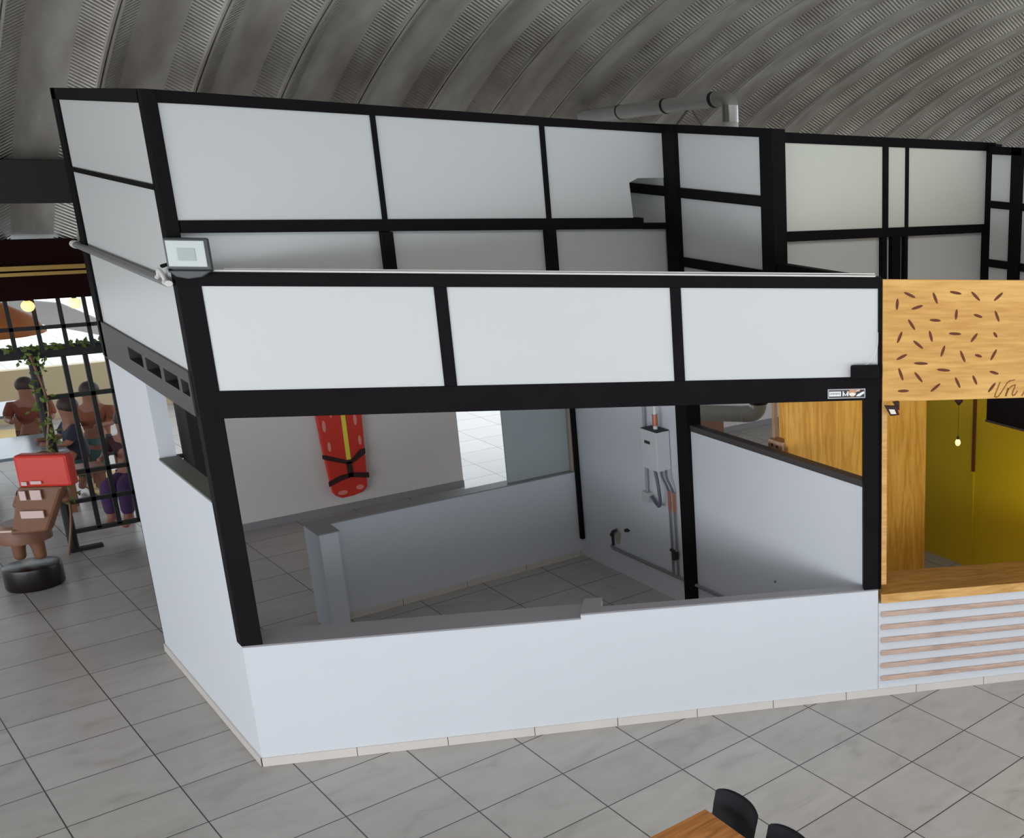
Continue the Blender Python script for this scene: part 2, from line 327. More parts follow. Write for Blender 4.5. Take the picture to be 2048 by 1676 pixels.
# tall screen
MB().vprism([(0.08, 7.675), (6.2, 7.585), (6.2, 7.69), (0.08, 7.80)], -0.03, 0.12, TW).build('beam', STEEL, sf)
MB().vprism([(0.1, 6.36), (5.6, 6.22), (5.6, 6.36), (5.6, 6.38), (0.1, 6.49)], -0.03, 0.12, TW).vprism([(5.6, 6.215), (6.2, 6.20), (6.2, 6.285), (5.6, 6.30)], -0.03, 0.12, TW).build('beam', STEEL, sf)
fbox('beam', STEEL, sf, (0.1, 6.2, -0.03, 0.12, 4.36, 4.5), fr=TW)
for s0, s1, t0, t1 in ((2.075, 2.13, 2.045, 2.17), (4.13, 4.195, 4.10, 4.245)):
    fbox('mullion', STEEL, sf, (s0, s1, -0.028, 0.08, 6.40, 7.65), fr=TW)
    fbox('mullion', STEEL, sf, (t0, t1, -0.028, 0.10, 4.5, 6.30), fr=TW)
for s0, s1, z0 in ((0.1, 2.075, 6.45), (2.13, 4.13, 6.40)):
    fbox('infill_panel', PANEL, sf, (s0, s1, 0.0, 0.03, z0-0.06, 7.67), fr=TW, bevel=0)
MB().vprism([(4.195, 6.35), (5.455, 6.35), (5.42, 6.88), (5.56, 6.945), (6.2, 6.96), (6.2, 7.61), (4.195, 7.61)], 0.0, 0.03, TW).build('infill_panel', PANEL, sf)
for s0, s1 in ((0.1, 2.045), (2.17, 4.10), (4.245, 6.2)):
    fbox('infill_panel', PANEL, sf, (s0, s1, 0.06, 0.09, 4.5, 6.40 if s0 < 4 else 6.26), fr=TW, bevel=0)
# left side of the tall block
fbox('beam', STEEL, sf, (-0.03, 0.12, 0.1, 4.4, 7.66, 7.80))
fbox('rail', STEEL, sf, (-0.03, 0.10, 0.1, 4.16, 6.79, 6.845))
for z0, z1 in ((6.84, 7.67), (5.0, 6.80)):
    MB().prism([(0.0, 4.18), (0.0, 0.12), (0.03, 0.12), (0.03, 4.18)], z0 if z0 > 6 else 4.84, z1).build('infill_panel', PANEL, sf)
bm_ = MB()
bm_.box(-0.03, 0.14, 0.1, 4.3, 4.36, 4.57).box(-0.03, 0.14, 0.1, 4.3, 4.73, 4.86)
xs = [0.10, 0.16, 0.46, 0.58, 1.18, 1.33, 1.99, 2.14, 2.83, 4.3]
for i in range(0, 10, 2): bm_.box(-0.03, 0.14, xs[i], xs[i+1], 4.57, 4.73)
bm_.box(0.08, 0.14, 0.1, 3.0, 4.57, 4.73)
bm_.build('side_beam', BROWNSTEEL, sf)
# back and inner sides of the tall block
fbox('beam', STEEL, sf, (0.2, 6.05, 4.08, 4.2, 7.6, 7.72)); fbox('beam', STEEL, sf, (0.2, 6.05, 4.08, 4.2, 4.3, 4.45))
fbox('infill_panel', PANEL, sf, (0.2, 6.05, 4.12, 4.15, 4.45, 7.6), bevel=0)
# stepped side screen between the stalls
fbox('beam', STEEL, sf, (2.0, 8.2, -0.08, 0.09, 7.6, 7.72), fr=PT)
fbox('post', STEEL, sf, (1.93, 2.21, -0.12, 0.10, 4.38, 7.72), fr=PT)
fbox('rail', STEEL, sf, (2.2, 8.2, -0.05, 0.08, 6.68, 6.825), fr=PT)
fbox('rail', STEEL, sf, (2.2, 8.2, -0.05, 0.08, 5.67, 5.81), fr=PT)
fbox('beam', STEEL, sf, (0.16, 8.2, -0.07, 0.08, 4.38, 4.55), fr=PT)
for s0, s1 in ((2.2, 4.16), (4.45, 8.2)):
    for z0, z1 in ((6.825, 7.6), (5.81, 6.68), (4.55, 5.67)): fbox('infill_panel', PANEL, sf, (s0, s1, 0.0, 0.03, z0, z1), fr=PT, bevel=0)
fbox('beam', STEEL, sf, (0.16, 1.93, -0.06, 0.08, 5.80, 5.94), fr=PT)
fbox('infill_panel', PANEL, sf, (0.1, 1.93, 0.0, 0.03, 4.55, 5.80), fr=PT, bevel=0)
tag(MB().box(0.16, 4.155, -0.07, 0.07, 3.091, 3.19, fr=PT).build('top_rail', BROWNSTEEL, bevel=0.01), 'dark brown rail on top of the lower white partition between the two stalls', 'rail')

# right stall frame
sg = thing('stall_frame', 'black steel frame with pale boards rising behind the wooden sign', 'stall frame', (6.3, -1.93, 4.4))
def r2(*b): return dict(zip('abcdef', b))
fbox('beam', STEEL, sg, (6.2, 10.78, -1.96, -1.80, 7.54, 7.68)); fbox('beam', STEEL, sg, (6.2, 10.78, -1.96, -1.80, 6.20, 6.34)); fbox('beam', STEEL, sg, (6.2, 10.78, -1.96, -1.80, 4.38, 4.5))
for a0, a1, z0, z1 in ((8.25, 8.36, 6.3, 7.6), (8.72, 8.785, 6.3, 7.6), (8.24, 8.335, 4.5, 6.25), (8.44, 8.625, 4.5, 6.25), (8.71, 8.78, 4.5, 6.25)):
    fbox('mullion', STEEL, sg, (a0, a1, -1.955, -1.84, z0, z1))
for a0, a1 in ((6.3, 8.25), (8.36, 8.72), (8.785, 10.62)): fbox('infill_panel', plain('pale_cream_board', (0.64, 0.66, 0.585), 0.45, var=0.02), sg, (a0, a1, -1.93, -1.90, 6.3, 7.56), bevel=0)
for a0, a1 in ((6.3, 8.24), (8.335, 8.44), (8.625, 8.71), (8.78, 10.62)): fbox('infill_panel', PANEL, sg, (a0, a1, -1.87, -1.84, 4.5, 6.22), bevel=0)
fbox('post', STEEL, sg, (10.58, 10.76, -2.12, -1.80, 4.38, 7.66))
fbox('beam', STEEL, sg, (6.3, 10.6, -2.42, -2.3, 4.38, 4.5))
PS = line((10.6, -2.0), (10.6, -7.0))
fbox('beam', STEEL, sg, (0.1, 4.8, -0.14, 0.03, 7.49, 7.62), fr=PS)
for z0, z1 in ((6.62, 6.74), (5.64, 5.77)): fbox('rail', STEEL, sg, (0.1, 4.8, -0.10, 0.03, z0, z1), fr=PS)
fbox('post', STEEL, sg, (0.58, 0.80, -0.14, 0.04, 4.38, 7.62), fr=PS)
for z0, z1 in ((6.74, 7.5), (5.77, 6.62), (4.5, 5.64)):
    fbox('infill_panel', PANEL, sg, (0.1, 0.58, -0.06, -0.03, z0, z1), fr=PS, bevel=0); fbox('infill_panel', PANEL, sg, (0.8, 4.8, -0.06, -0.03, z0, z1), fr=PS, bevel=0)

# ================================================================== WOODEN SIGN, COUNTER, SLATS OF THE RIGHT STALL
sp = [(7.76, 5.77, 7.91, 5.7), (7.68, 5.69, 7.67, 5.54), (7.86, 5.55, 8.01, 5.6), (8.14, 5.77, 8.2, 5.62), (8.36, 5.78, 8.52, 5.75), (8.65, 5.78, 8.77, 5.66), (8.96, 5.66, 9.08, 5.77), (8.46, 5.55, 8.45, 5.41), (8.69, 5.48, 8.81, 5.44), (8.98, 5.53, 9.04, 5.38), (7.82, 5.42, 7.91, 5.28), (8.1, 5.41, 8.25, 5.4), (7.74, 5.26, 7.68, 5.11), (8.1, 5.27, 8.14, 5.12), (8.36, 5.23, 8.53, 5.22), (8.66, 5.11, 8.75, 5.23), (8.97, 5.24, 9.02, 5.17), (7.89, 5.14, 8.02, 5.03), (8.31, 5.07, 8.26, 4.92), (8.52, 5.0, 8.59, 4.84), (8.72, 4.94, 8.82, 4.91), (9.02, 5.01, 8.94, 4.86), (7.67, 4.89, 7.81, 4.96), (7.9, 4.84, 8.09, 4.83), (7.7, 4.78, 7.76, 4.61), (7.91, 4.72, 8.02, 4.58), (8.21, 4.75, 8.39, 4.73), (8.13, 4.45, 8.26, 4.56), (8.46, 4.64, 8.53, 4.49), (8.7, 4.66, 8.76, 4.53), (8.93, 4.71, 9.06, 4.67), (8.92, 4.42, 9.02, 4.55), (7.69, 4.47, 7.84, 4.47)]
sign = thing('wooden_sign', 'honey plywood sign board covered in small cut slits, script lettering at its corner', 'sign', FR(7.49, 0, 4.33))
MB().box(7.49, 12.66, -0.05, 0.0, 4.33, 5.93, FR).build('board', PLYF, sign, bevel=0.004)
for x0, z0, x1, z1 in sp:
    sl = MB()
    dx, dz = x1-x0, z1-z0; L = math.hypot(dx, dz); ux, uz = dx/L, dz/L; cx, cz = (x0+x1)/2, (z0+z1)/2; hw = 0.019
    pl = [(cx+ux*L/2*math.cos(t)-uz*hw*math.sin(t), cz+uz*L/2*math.cos(t)+ux*hw*math.sin(t)) for t in [2*math.pi*i/14 for i in range(14)]]
    sl.vprism(pl, -0.053, -0.049, FR); sl.build('slit', INLAY, sign)
lt = MB()
def stroke(m, P, wd, d=-0.054, fr=FR):
    for i in range(len(P)-1):
        (x0, z0), (x1, z1) = P[i], P[i+1]; L = math.hypot(x1-x0, z1-z0); ux, uz = (x1-x0)/L, (z1-z0)/L
        x0 -= ux*wd*.4; z0 -= uz*wd*.4; x1 += ux*wd*.4; z1 += uz*wd*.4
        m.vprism([(x0-uz*wd/2, z0+ux*wd/2), (x1-uz*wd/2, z1+ux*wd/2), (x1+uz*wd/2, z1-ux*wd/2), (x0+uz*wd/2, z0-ux*wd/2)], d, -0.049, fr)
stroke(lt, [(9.082, 4.554), (9.057, 4.489), (9.023, 4.396), (9.015, 4.36), (9.038, 4.349), (9.065, 4.362), (9.091, 4.394), (9.142, 4.473), (9.186, 4.549), (9.22, 4.572), (9.286, 4.583)], 0.016)
stroke(lt, [(9.173, 4.372), (9.2, 4.452), (9.25, 4.50), (9.299, 4.516), (9.29, 4.47), (9.272, 4.436), (9.262, 4.40), (9.262, 4.375), (9.275, 4.366), (9.30, 4.38), (9.333, 4.428)], 0.016)
stroke(lt, [(9.2, 4.465), (9.169, 4.369)], 0.026)
stroke(lt, [(9.40, 4.365), (9.443, 4.43), (9.46, 4.37)], 0.022)
lt.build('script_lettering', SCRIPT, sign)
tag(MB().box(7.489, 7.56, -0.03, 0.12, 1.72, 4.33, FR).build('edge_board', PLANK, bevel=0.008), 'thin upright pine board beside the black post under the sign', 'board')
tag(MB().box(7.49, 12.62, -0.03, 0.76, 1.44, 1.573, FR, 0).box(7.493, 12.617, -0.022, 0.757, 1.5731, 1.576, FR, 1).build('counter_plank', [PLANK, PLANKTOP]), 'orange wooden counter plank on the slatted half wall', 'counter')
zs = [(1.231, 1.307), (1.05, 1.125), (0.866, 0.941), (0.682, 0.758), (0.498, 0.575), (0.24, 0.317)]
zs = [(1.232-0.1985*i, 1.307-0.1985*i) for i in range(6)]
place = ['topmost', 'second from the top', 'third from the top', 'third from the bottom', 'second from the bottom', 'lowest']
for i, (z0, z1) in enumerate(zs):
    o = MB().box(7.485, 12.6, -0.035, -0.001, z0, z1, FR).build('wall_slat', SLAT, bevel=0.014)
    tag(o, 'pinkish pine slat on the white half wall, %s of the six slats' % place[i], 'slat', 'horizontal slats under the wooden counter')

# plywood stud box at the left edge of the plywood wall
pb = thing('plywood_cabinet', 'pale plywood cabinet end standing left of the plywood wall', 'cabinet', (6.44, -1.7, 0))
fbox('side_panel', PLY, pb, (6.42, 6.44, -1.9, -1.82, 0, 4.30)); fbox('back_panel', wood('pale_stud', (0.36, 0.22, 0.14), (0.5, 0.33, 0.22), 0.6, 'Z'), pb, (6.44, 6.50, -1.56, -1.50, 0, 4.30))
fbox('inner_panel', PLY, pb, (6.52, 6.56, -1.84, -1.56, 0, 4.30))
bx = fbox('outlet_box', wood('pale_stud_box', (0.42, 0.24, 0.15), (0.55, 0.36, 0.25), 0.6, 'X'), pb, (6.36, 6.52, -1.84, -1.50, 3.05, 3.25))
MB().tube([(6.355, -1.60, 3.17), (6.37, -1.60, 3.17)], 0.028).build('hole', INLAY, bx)
MB().tube([(6.355, -1.72, 3.165), (6.37, -1.72, 3.165)], 0.024).build('hole', INLAY, bx)
struct(MB().box(10.57, 10.599, -1.86, -1.80, 0, 1.9).build('trim_3', YELLOW))
tag(MB().box(10.57, 10.599, -1.87, -1.80, 1.9, 4.36).build('door_strip', plain('red_brown_wood', (0.17, 0.045, 0.012), 0.5)), 'thin red-brown vertical strip on the yellow wall', 'strip')

# black cabinet / extractor seen at the right edge
ex = thing('wall_box', 'black box hanging on the yellow wall under the sign', 'box', (10.4, -2.8, 3.08))
fbox('case', STEEL, ex, (10.15, 10.6, -3.6, -2.49, 3.08, 3.9), bevel=0.02); fbox('lip', BROWNSTEEL, ex, (10.13, 10.15, -3.6, -2.49, 3.05, 3.09))

# pendant in the right stall
pdn = thing('pendant_bulb', 'bare bulb hanging on a thin cord before the yellow wall', 'light bulb', (9.6, -2.38, 2.69))
MB().tube([(9.6, -2.36, 2.84), (9.6, -2.36, 3.42)], 0.004, 6).build('cord', DARKJ, pdn)
MB().lathe((9.6, -2.36, 3.40), [(0.01, 0), (0.07, 0.07), (0.07, 0.98)], 14).build('ceiling_holder', STRAP, pdn)
MB().lathe((9.6, -2.36, 2.80), [(0.018, 0), (0.022, 0.05), (0.012, 0.06)], 12).build('socket', DARKJ, pdn)
MB().ball((9.6, -2.36, 2.75), 0.048, sz=1.3).build('bulb', BULBW, pdn, smooth=True)

# ================================================================== FITTINGS ON THE FRONT
def smooth_path(pts, n=6):
    P = [Vector(q) for q in pts]; out = []
    for i in range(len(P)-1):
        p0, p1, p2, p3 = P[max(i-1, 0)], P[i], P[i+1], P[min(i+2, len(P)-1)]
        for k in range(n):
            t = k/n; out.append(0.5*((2*p1)+(-p0+p2)*t+(2*p0-5*p1+4*p2-p3)*t*t+(-p0+3*p1-3*p2+p3)*t**3))
    out.append(P[-1]); return [tuple(q) for q in out]
fl = thing('floodlight', 'dark floodlight with pale lens standing on the stall corner', 'floodlight', FR(0.17, -0.05, 5.95))
MB().box(-0.03, 0.365, -0.10, -0.04, 5.985, 6.325, FR).build('lamp_housing', HOUSING, fl, bevel=0.02)
lens = MB().box(-0.005, 0.335, -0.112, -0.098, 6.025, 6.30, FR).build('lens', GLASSL, fl, bevel=0.01)
MB().box(0.09, 0.245, -0.118, -0.112, 6.09, 6.22, FR).build('led_plate', plain('led_plate_grey', (0.36, 0.42, 0.40), 0.3), lens)
MB().vprism([(-0.03, 5.985), (0.36, 5.985), (0.26, 5.915), (0.14, 5.895), (0.04, 5.915)], -0.10, 0.0, FR).build('rear_casting', HOUSING, fl, bevel=0.01)
MB().tube([(-0.10, -0.03, 6.02), (-0.02, -0.06, 6.05), (0.0, -0.09, 5.98)], 0.02, fr=FR).build('bracket', STEEL, fl)
gl = thing('cable_gland', 'pale cable clamp at the end of the side conduit by the floodlight', 'cable fitting', (-0.06, 0.2, 5.85))
MB().tube(smooth_path([(-0.07, 0.10, 5.83), (-0.08, 0.20, 5.93), (-0.08, 0.30, 5.95), (-0.07, 0.38, 5.86)]), 0.022).build('loop', LIGHTM, gl, smooth=True)
MB().tube([(-0.07, 0.02, 5.835), (-0.07, 0.14, 5.84)], 0.034).build('clamp', LIGHTM, gl, smooth='auto')
MB().tube([(-0.07, 0.34, 5.86), (-0.07, 0.44, 5.86)], 0.028).build('clamp', LIGHTM, gl, smooth='auto')
pc = thing('side_conduit', 'dark grey conduit running along the left side boards to the back corner', 'conduit', (-0.05, 2.2, 5.83))
MB().tube([(-0.055, 0.1, 5.83), (-0.055, 4.62, 5.83)], 0.042, 12).build('pipe', CONDUIT, pc, smooth='auto')
MB().tube([(-0.055, 4.55, 5.83), (-0.055, 4.68, 5.83)], 0.052, 12).build('end_cap', LIGHTM, pc, smooth='auto')
tag(MB().tube([(0.34, 0.0, 5.975), (7.4, 0.0, 5.965)], 0.012, 8, fr=FR).tube([(0.42, 0.05, 5.985), (7.4, 0.05, 5.985)], 0.012, 8, fr=FR).build('roof_cable', LIGHTM), 'pale thin cable pair lying along the top of the front fascia', 'cable')
sb = thing('junction_box', 'black rounded box on the fascia near the wooden sign', 'box', FR(7.26, -0.1, 4.66))
MB().box(7.075, 7.44, -0.12, -0.021, 4.645, 4.83, FR).build('case', STEEL, sb, bevel=0.025)
MB().tube(smooth_path([(7.43, -0.04, 5.25), (7.42, -0.05, 5.05), (7.35, -0.05, 4.9), (7.26, -0.06, 4.82)]), 0.004, 6, fr=FR).build('wire', LIGHTM, sb)
stk = thing('sticker', 'small black shop sticker with white lettering on the front beam', 'sticker', FR(7.05, -0.02, 4.38))
MB().box(6.786, 7.27, -0.024, -0.0205, 4.384, 4.51, FR, 0).box(6.793, 7.263, -0.026, -0.024, 4.391, 4.503, FR, 1).box(6.80, 7.256, -0.028, -0.026, 4.398, 4.496, FR, 2).build('label', [SILVER, SILVER, STICK], stk)
tx = MB().box(6.805, 6.955, -0.0295, -0.028, 4.415, 4.48, FR, 0).box(6.975, 6.992, -0.0295, -0.028, 4.415, 4.48, FR, 0).box(7.032, 7.05, -0.0295, -0.028, 4.415, 4.48, FR, 0)
tx.vprism([(6.985, 4.48), (7.013, 4.43), (7.04, 4.48), (7.04, 4.45), (7.013, 4.415), (6.985, 4.45)], -0.0295, -0.028, FR, 0)
for i in range(7): tx.box(6.820+i*0.018, 6.831+i*0.018, -0.031, -0.0295, 4.435+(0.008 if i % 2 else 0), 4.462, FR, 1)
tx.build('lettering', [STW, GREYT], stk)
em = MB(); 
em.vprism([(7.10+0.05*math.cos(t), 4.455+0.05*math.sin(t)) for t in [2*math.pi*i/16 for i in range(16)]], -0.031, -0.028, FR, 0)
em.vprism([(7.10+0.04*math.cos(t), 4.44+0.022*math.sin(t)) for t in [2*math.pi*i/16 for i in range(16)]], -0.033, -0.031, FR, 1)
em.vprism([(7.14, 4.49), (7.21, 4.505), (7.19, 4.475), (7.14, 4.47)], -0.031, -0.028, FR, 2)
em.vprism([(7.15, 4.41), (7.20, 4.41), (7.255, 4.45), (7.25, 4.475), (7.215, 4.46), (7.16, 4.43)], -0.031, -0.028, FR, 1)
em.build('emblem', [STO, STW, plain('sticker_peach', (0.75, 0.5, 0.4), 0.5)], stk)
mf = thing('floodlight', 'small dark red-brown spotlight under the left end of the wooden sign', 'floodlight', FR(7.62, -0.12, 4.18))
MB().vprism([(7.50, 4.30), (7.66, 4.29), (7.70, 4.17), (7.58, 4.16)], -0.16, -0.10, FR).build('lamp_housing', STRAP, mf, bevel=0.01)
MB().vprism([(7.555, 4.255), (7.63, 4.25), (7.655, 4.19), (7.585, 4.19)], -0.165, -0.16, FR).build('lens', plain('spot_lens', (0.8, 0.75, 0.65), 0.3), mf)
MB().vprism([(7.62, 4.33), (7.70, 4.34), (7.70, 4.22), (7.66, 4.26)], -0.13, -0.05, FR).build('bracket', STRAP, mf)

# ================================================================== INSIDE THE LEFT STALL
wh = thing('water_heater', 'white box water heater with copper pipe on the white partition', 'water heater', PT(4.96, 0.05, 2.3))
hb = MB().box(4.735, 5.18, 0.06, 0.30, 2.33, 2.985, PT, 0).build('casing', plain('white_casing', (0.62, 0.63, 0.66), 0.35), wh, bevel=0.01)
MB().box(4.74, 5.175, 0.065, 0.295, 2.985, 2.995, PT).build('top_vent', DARKJ, wh)
MB().box(4.92, 5.07, 0.30, 0.305, 2.76, 2.81, PT).build('display', DARKJ, wh)
MB().tube([(4.93, 0.18, 2.99), (4.93, 0.18, 3.06)], 0.035, 12, fr=PT).tube([(4.93, 0.18, 3.22), (4.93, 0.18, 4.36)], 0.026, 12, fr=PT).build('flue', LIGHTM, wh, smooth='auto')
MB().tube([(4.93, 0.18, 3.05), (4.93, 0.18, 3.24)], 0.042, 12, fr=PT).build('flue_collar', COPPER, wh, smooth='auto')
MB().tube(smooth_path([(5.0, 0.22, 2.42), (4.93, 0.22, 2.25), (4.87, 0.22, 2.0), (4.88, 0.2, 1.78), (4.98, 0.16, 1.66), (5.12, 0.12, 1.66), (5.28, 0.10, 1.74)]), 0.026, 10, fr=PT).build('flexible_hose', HOSE, wh, smooth=True)
for s, zt, dx in ((4.87, 2.34, 0.13), (4.73, 2.34, 0.12)):
    MB().tube(smooth_path([(s, 0.16, zt), (s-0.02, 0.16, 2.2), (s-dx*.7, 0.13, 2.05), (s-dx*.7, 0.10, 1.95)]), 0.018, 8, fr=PT).build('flexible_hose', HOSE, wh, smooth=True)
    MB().tube([(s-dx*.7, 0.10, 1.97), (s-dx*.7, 0.10, 1.62)], 0.022, 8, fr=PT).build('copper_pipe', COPPER, wh, smooth='auto')
    MB().tube([(s-dx*.7, 0.10, 1.62), (s-dx*.7+0.02, 0.08, 0.50)], 0.018, 8, fr=PT).build('riser_pipe', CONDUIT, wh, smooth='auto')
MB().tube([(4.80, 0.10, 0.93), (4.69, 0.10, 0.90)], 0.03, 8, fr=PT).box(4.62, 4.70, 0.08, 0.16, 0.80, 0.93, PT).build('valve', DARKJ, wh)
cb = thing('electrical_conduit', 'grey conduit dropping to a small outlet box left of the water heater', 'conduit', PT(5.42, 0.05, 1.67))
MB().tube([(5.36, 0.09, 4.3), (5.42, 0.09, 1.80)], 0.026, 10, fr=PT).build('pipe', plain('grey_conduit_pale', (0.33, 0.33, 0.35), 0.5), cb, smooth='auto')
MB().box(5.31, 5.50, 0.05, 0.15, 1.63, 1.80, PT).build('outlet_box', plain('outlet_grey', (0.5, 0.5, 0.5), 0.5), cb, bevel=0.01)
tag(MB().tube([(6.66, 0.09, 0.50), (6.62, 0.09, 0.45), (3.0, 0.09, 0.49)], 0.026, 10, fr=PT).build('water_pipe', CONDUIT, smooth='auto'), 'long dark pipe running low along the white partition behind the inner post', 'pipe')
ro = thing('plumbing_stub', 'rough plumbing recess with a pipe stub in the partition', 'plumbing', PT(6.55, 0.05, 0.55))
MB().vprism([(6.50+0.10*math.cos(t)*(1+0.2*math.sin(3*t)), 0.70+0.16*math.sin(t)) for t in [2*math.pi*i/12 for i in range(12)]], 0.051, 0.058, PT).build('patch', plain('raw_cement', (0.42, 0.39, 0.36), 0.9), ro)
MB().tube([(6.52, 0.05, 0.80), (6.52, 0.12, 0.80), (6.56, 0.14, 0.72)], 0.028, 8, fr=PT).tube([(6.62, 0.08, 0.74), (6.62, 0.08, 0.50)], 0.022, 8, fr=PT).build('pipe', DARKJ, ro, smooth='auto')
tag(MB().tube([(6.17, 0.04, 0.90), (6.17, 0.10, 0.90)], 0.03, 10, fr=PT).box(6.10, 6.15, 0.05, 0.10, 0.89, 0.92, PT).build('pipe_stub', DARKJ), 'tiny dark pipe end poking out of the white partition', 'pipe')
tag(MB().tube([(2.16, 0.045, 1.13), (2.16, 0.065, 1.13)], 0.02, 8, fr=PT).build('wall_plug', CONDUIT), 'tiny grey plug near the front end of the partition', 'wall plug')
dp = thing('gas_pipe', 'tan pipe standing in the inner corner with a grey valve near the floor', 'pipe', PT(7.7, 0.1, 0.6))
MB().tube([(7.72, 0.10, 4.3), (7.78, 0.10, 0.80)], 0.045, 10, fr=PT).build('pipe', plain('tan_pipe', (0.36, 0.29, 0.24), 0.5), dp, smooth='auto')
MB().tube([(7.78, 0.11, 0.84), (7.80, 0.11, 0.62)], 0.065, 10, fr=PT).tube([(7.80, 0.12, 0.72), (7.98, 0.16, 0.70)], 0.035, 8, fr=PT).build('valve', HOUSING, dp, smooth='auto')
tag(MB().box(4.78, 5.90, 3.72, 3.76, 1.642, 4.3).build('partition_board', GREYB), 'grey-green board standing on the low inner wall', 'board')
sc_ = thing('spine_board', 'red plastic rescue spine board hanging on the back wall', 'spine board', (3.95, 8.95, 0.3))
poly = [(3.70, 0.36), (3.80, 0.29), (4.0, 0.30), (4.18, 0.34), (4.27, 0.44), (4.29, 0.75), (4.31, 1.2), (4.34, 2.0), (4.30, 2.9), (4.18, 3.15), (3.72, 3.15), (3.62, 2.9), (3.55, 2.1), (3.57, 1.5), (3.60, 1.05), (3.63, 0.6), (3.65, 0.44)]
MB().vprism(poly, 8.90, 8.98).build('board', REDP, sc_, bevel=0.03)
for x, z, ww, hh in ((3.66, 1.80, .03, .12), (3.70, 1.38, .028, .10), (4.20, 1.85, .03, .12), (4.235, 1.42, .028, .10), (3.80, 2.05, .025, .10), (3.82, 0.41, .085, .045), (4.13, 0.46, .07, .05), (3.66, 2.5, .03, .12), (4.23, 2.5, .03, .12)):
    MB().vprism([(x+ww*math.cos(t), z+hh*math.sin(t)) for t in [2*math.pi*i/12 for i in range(12)]], 8.895, 8.90).build('hand_hole', PINKH, sc_)
MB().vprism([(3.96, 1.03), (4.035, 1.04), (4.045, 3.1), (3.975, 3.1)], 8.892, 8.90).build('ruler_strip', YEL, sc_)
sm = MB().vprism([(3.56, 1.16), (3.63, 1.12), (3.95, 0.98), (4.05, 0.98), (4.22, 1.08), (4.30, 1.14), (4.30, 1.24), (4.20, 1.22), (4.05, 1.06), (3.95, 1.06), (3.66, 1.20), (3.56, 1.24)], 8.88, 8.90)
sm.vprism([(3.95, 0.70), (4.04, 0.70), (4.04, 1.02), (3.95, 1.02)], 8.88, 8.90).vprism([(3.60, 0.58), (3.80, 0.66), (4.0, 0.70), (4.31, 0.62), (4.31, 0.73), (4.0, 0.79), (3.8, 0.76), (3.60, 0.68)], 8.88, 8.90)
sm.build('strap', STRAP, sc_)

# ================================================================== PIPES
up = thing('exhaust_pipe', 'galvanised exhaust duct with elbow above the stall roofs', 'pipe', (8.3, 2.0, 6.5))
MB().tube([(8.34, 2.0, 6.4), (8.34, 2.0, 7.93)], 0.125, 18).build('riser', LIGHTM, up, smooth='auto')
MB().tube([(8.34, 2.0, 7.82), (8.34, 2.0, 8.10)], 0.138, 18).build('collar', CHROME, up, smooth='auto')
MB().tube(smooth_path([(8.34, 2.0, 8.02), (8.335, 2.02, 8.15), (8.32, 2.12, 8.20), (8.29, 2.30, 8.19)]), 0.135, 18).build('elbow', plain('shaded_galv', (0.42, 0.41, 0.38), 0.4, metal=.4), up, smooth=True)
MB().tube([(8.29, 2.28, 8.19), (7.67, 5.75, 7.80)], 0.125, 18).build('duct', GALV, up, smooth='auto')
for t in (0.02, 0.36, 0.70): 
    q = Vector((8.29, 2.28, 8.19)).lerp(Vector((7.67, 5.75, 7.80)), t); q2 = q.lerp(Vector((7.67, 5.75, 7.80)), 0.02)
    MB().tube([q, q2], 0.135, 18).build('joint_ring', DARKJ, up, smooth='auto')
MB().tube([(8.17, 2.95, 8.05), (8.6, 2.95, 7.45)], 0.02, 6).tube([(8.17, 2.95, 8.05), (8.0, 3.6, 7.4)], 0.02, 6).build('brace', CONDUIT, up)
lp = thing('exhaust_pipe', 'grey duct with elbow seen low behind the inner black post', 'pipe', (9.2, 3.6, 2.2))
MB().tube([(8.0, 4.67, 0), (8.0, 4.67, 2.1)], 0.05, 8).build('stand', GALV, lp)
MB().tube([(7.95, 4.72, 2.2), (9.30, 3.28, 2.2)], 0.165, 18).build('duct', GALV, lp, smooth='auto')
MB().tube(smooth_path([(9.28, 3.30, 2.2), (9.42, 3.16, 2.22), (9.50, 3.10, 2.32), (9.52, 3.08, 2.5)]), 0.17, 18).build('elbow', GALV, lp, smooth=True)
MB().tube([(9.52, 3.08, 2.44), (9.52, 3.08, 7.0)], 0.165, 18).build('riser', GALV, lp, smooth='auto')
MB().tube([(9.52, 3.08, 2.42), (9.52, 3.08, 2.47)], 0.18, 18).build('joint_ring', DARKJ, lp, smooth='auto')
tag(MB().box(10.2, 12.35, 8.5, 8.9, 0, 0.62).build('wooden_bench', CARVED, bevel=0.02), 'brown wooden chest against the far wall seen under the low duct', 'chest')

# ================================================================== LEFT BACKGROUND: header, gate, terrace
gt = thing('mesh_gate', 'black barred metal gate standing open at the terrace edge', 'gate', (0.8, 9.8, 0))
MB().tube([(-0.1, 9.8, 0.06), (-0.1, 9.8, 3.6)], 0.07, 8).build('post', BEAMB, gt)
MB().box(-0.16, 0.28, 9.74, 9.86, 0, 0.06).build('foot', BEAMB, gt)
for z in (0.36, 0.90, 1.42, 2.78, 3.50): fbox('bar', BEAMB, gt, (-0.1, 1.95, 9.76, 9.84, z-0.035, z+0.035), bevel=0)
fbox('bar', BEAMB, gt, (-3.5, 1.95, 9.72, 9.88, 3.48, 3.66), bevel=0)
for a in (0.28, 0.56, 0.84, 1.16, 1.42, 1.66): fbox('bar', BEAMB, gt, (a-0.03, a+0.03, 9.76, 9.84, 0.36, 3.55), bevel=0)
trm = thing('transom_grille', 'dark grid of window bars under the header beam', 'window grille', (0, 9.5, 3.7))
for a in [-3.2+0.32*i for i in range(17)]: fbox('bar', BEAMB, trm, (a-0.025, a+0.025, 9.47, 9.53, 3.6, 4.6), bevel=0)
